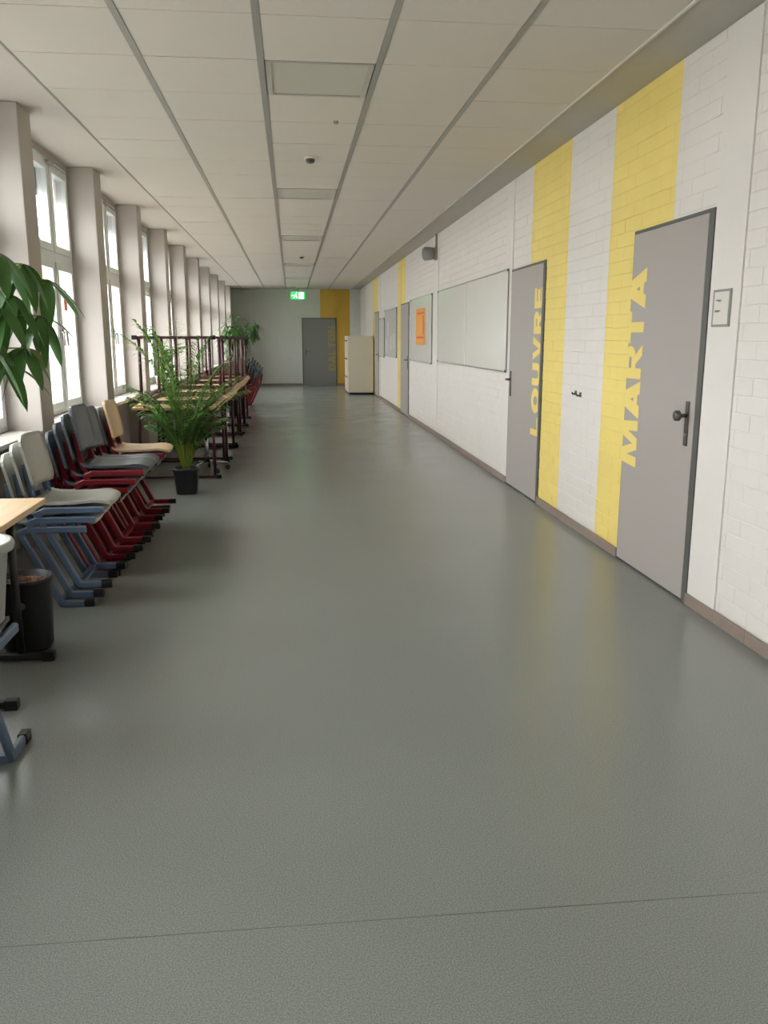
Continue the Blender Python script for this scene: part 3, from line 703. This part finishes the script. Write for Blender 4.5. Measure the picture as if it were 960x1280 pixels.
specs = [(2.95, 1.50, 1.42, 1.0, .22), (2.5, 1.53, 1.34, .7, .22), (3.6, 1.52, 1.38, .6, .2), (1.2, 1.5, 1.24, .6, .2), (.3, 1.46, 1.12, .8, .2), (-.2, 1.38, .98, .9, .2), (-2.0, 1.5, 1.2, .6, .2), (-1.2, 1.48, 1.05, .7, .2),
         (.0, 1.28, .92, 1.0, .2), (-.5, 1.35, .88, .9, .2), (3.3, 1.35, .92, .9, .2), (2.9, 1.25, .82, .9, .2), (-1.7, 1.38, .85, .9, .2), (-2.6, 1.36, .9, .9, .2), (.9, 1.3, .92, .9, .2), (1.9, 1.35, .9, .9, .2),
         (1.8, 1.54, 1.36, .5, .22), (2.9, 1.57, 1.28, .5, .22), (.6, 1.54, 1.18, .5, .2), (-.3, 1.25, .62, 1.0, .17), (.5, 1.28, .68, .9, .17), (-1.0, 1.3, .66, .9, .17), (-2.3, 1.3, .62, .8, .17), (3.0, 1.3, .60, .9, .16),
         (-.1, 1.42, .72, .7, .2), (-1.8, 1.45, .70, .7, .2), (-2.9, 1.44, .76, .7, .2), (1.0, 1.42, .7, .7, .2), (-.8, 1.45, .8, .7, .2), (.15, 1.2, .5, .9, .14), (3.1, 1.25, .5, .9, .14)]
for az, el, ln, dr, ll in specs:
    frond(e, (.03*math.cos(az), .03*math.sin(az), .25), az, el, ln, 32, ll*1.0, .019, dr)
# ------------------------------------------------------------------ umbrella tree at the left edge (pot on the table)
def broadleaf(parent, name, base, d, length, width, droop, m):
    mb = MB(); leafblade(mb, Vector(base), Vector(d), length, width, droop, seg=8, fold=.22); return mb.build(name, m, parent)
ox, oy, oz = -1.07, 2.78, .466
e = tag(empty('umbrella_tree', (ox, oy, oz)), 'umbrella tree with large drooping leaves in a pale pot at the left edge', 'potted plant')
MB().lathe([(.085, 0), (.09, .008), (.118, .24), (.138, .25), (.142, .265), (.138, .28), (.12, .28), (.112, .22), (0, .22)], 32).build('pot', M['lightshell'], e, fix=True)
MB().lathe([(.112, .22), (.09, .232), (0, .236)], 16).build('soil', M['soil'], e, fix=True)
MB().tube([(0, 0, .22), (.01, .02, .5), (-.02, .05, .85), (.0, .1, 1.2)], [.018, .014, .012, .008], 8).build('trunk', M['trunk'], e)
hubs = [(-1.16, 2.85, 1.6), (-1.12, 2.95, 1.5), (-1.22, 2.9, 1.42), (-1.1, 2.82, 1.42), (-1.06, 3.02, 1.52), (-0.871, 2.95, 1.639), (-0.902, 2.8, 1.662), (-0.921, 3.0, 1.539), (-0.871, 3.1, 1.477), (-0.906, 2.8, 1.493), (-0.904, 3.0, 1.368), (-0.848, 3.15, 1.602), (-0.963, 2.8, 1.395), (-0.932, 2.7, 1.606), (-0.966, 2.7, 1.719), (-0.958, 2.95, 1.316)]
for hi, (hx, hy, hz) in enumerate(hubs):
    h = Vector((hx-ox, hy-oy, hz-oz)); b0 = Vector((0, .05, min(1.15, max(.6, h.z-.1))))
    st = MB().tube([tuple(b0), tuple(b0.lerp(h, .5)+Vector((0, 0, .05))), tuple(h)], [.005, .0035, .0025], 6).build('leaf_stalk', M['stem'], e)
    n = 6; a0 = hi*1.7
    for i in range(n):
        a = a0+i*2*math.pi/n+random.uniform(-.25, .25)
        broadleaf(st, 'leaf', h, (math.cos(a), math.sin(a), random.uniform(-1.3, -.1)), random.uniform(.10, .15), random.uniform(.038, .055), random.uniform(.4, .8), M['leaf'])
# ------------------------------------------------------------------ bushy plant far behind the tables
e = tag(empty('bushy_tree', (-1.02, 15.6, 0)), 'bushy dark green pot plant rising beyond the last table', 'potted plant')
MB().lathe([(.14, 0), (.17, .3), (.18, .3), (.18, .33), (.16, .33), (.15, .28), (0, .28)], 24).build('pot', M['dark'], e, fix=True)
MB().lathe([(.15, .28), (0, .3)], 16).build('soil', M['soil'], e, fix=True)
MB().tube([(0, 0, .28), (.02, 0, .8), (0, .02, 1.3)], [.022, .018, .012], 8).build('trunk', M['trunk'], e)
lf = MB()
for cx_, cy_, cz_, r_, n_ in ((0, 0, 1.5, .26, 330), (-.1, .05, 1.32, .2, 120), (.34, .0, 1.55, .13, 90), (.15, 0, 1.35, .15, 70)):
    for i in range(n_):
        v = Vector((random.gauss(0, 1), random.gauss(0, 1), random.gauss(0, 1))).normalized()*r_*random.random()**.4
        leafblade(lf, Vector((cx_, cy_, cz_))+Vector((v.x, v.y, v.z*1.2)), v+Vector((0, 0, -.1)), random.uniform(.07, .11), .035, .5)
lo = lf.build('foliage', M['leaf'], e); lo['kind'] = 'stuff'
for tx in ((.34, 0, 1.5), (.15, 0, 1.3), (-.1, .05, 1.3)): MB().tube([(0, .01, 1.1), tx], [.01, .005], 6).build('branch', M['trunk'], e)
# pale plant behind the upturned legs
e = tag(empty('pale_fern', (-1.72, 11.3, ZS)), 'pale green leafy plant on the window sill behind the upturned table legs', 'potted plant')
MB().lathe([(.05, 0), (.065, .11), (.07, .12), (.06, .12), (.055, .1), (0, .1)], 20).build('pot', M['paper'], e, fix=True)
for i in range(9):
    a = -1.2+i*.3+random.uniform(-.1, .1); frond(e, (0, 0, .1), a, 1.3+random.uniform(-.2, .1), random.uniform(.45, .75), 12, .11, .03, 1.1)
# ------------------------------------------------------------------ swivel stool base under the first table
e = tag(empty('swivel_base', (-.93, 9.05, 0)), 'low five-star castor base standing under the first table of the row', 'stool')
for i in range(5):
    a = i*1.2566+.3; c, s = math.cos(a), math.sin(a)
    MB().tube([(0, 0, .11), (.22*c, .22*s, .075)], [.02, .012], 8).build('star_arm', M['chrome'], e)
    MB().tube([(.22*c-.012*s, .22*s+.012*c, .028), (.22*c+.012*s, .22*s-.012*c, .028)], .028, 14).build('castor', M['black'], e)
MB().tube([(0, 0, .1), (0, 0, .42)], .02, 12).build('column', M['chrome'], e)
MB().lathe([(.15, .42), (.16, .43), (.16, .46), (.15, .47), (0, .47)], 24).build('seat', M['dark'], e, fix=True)
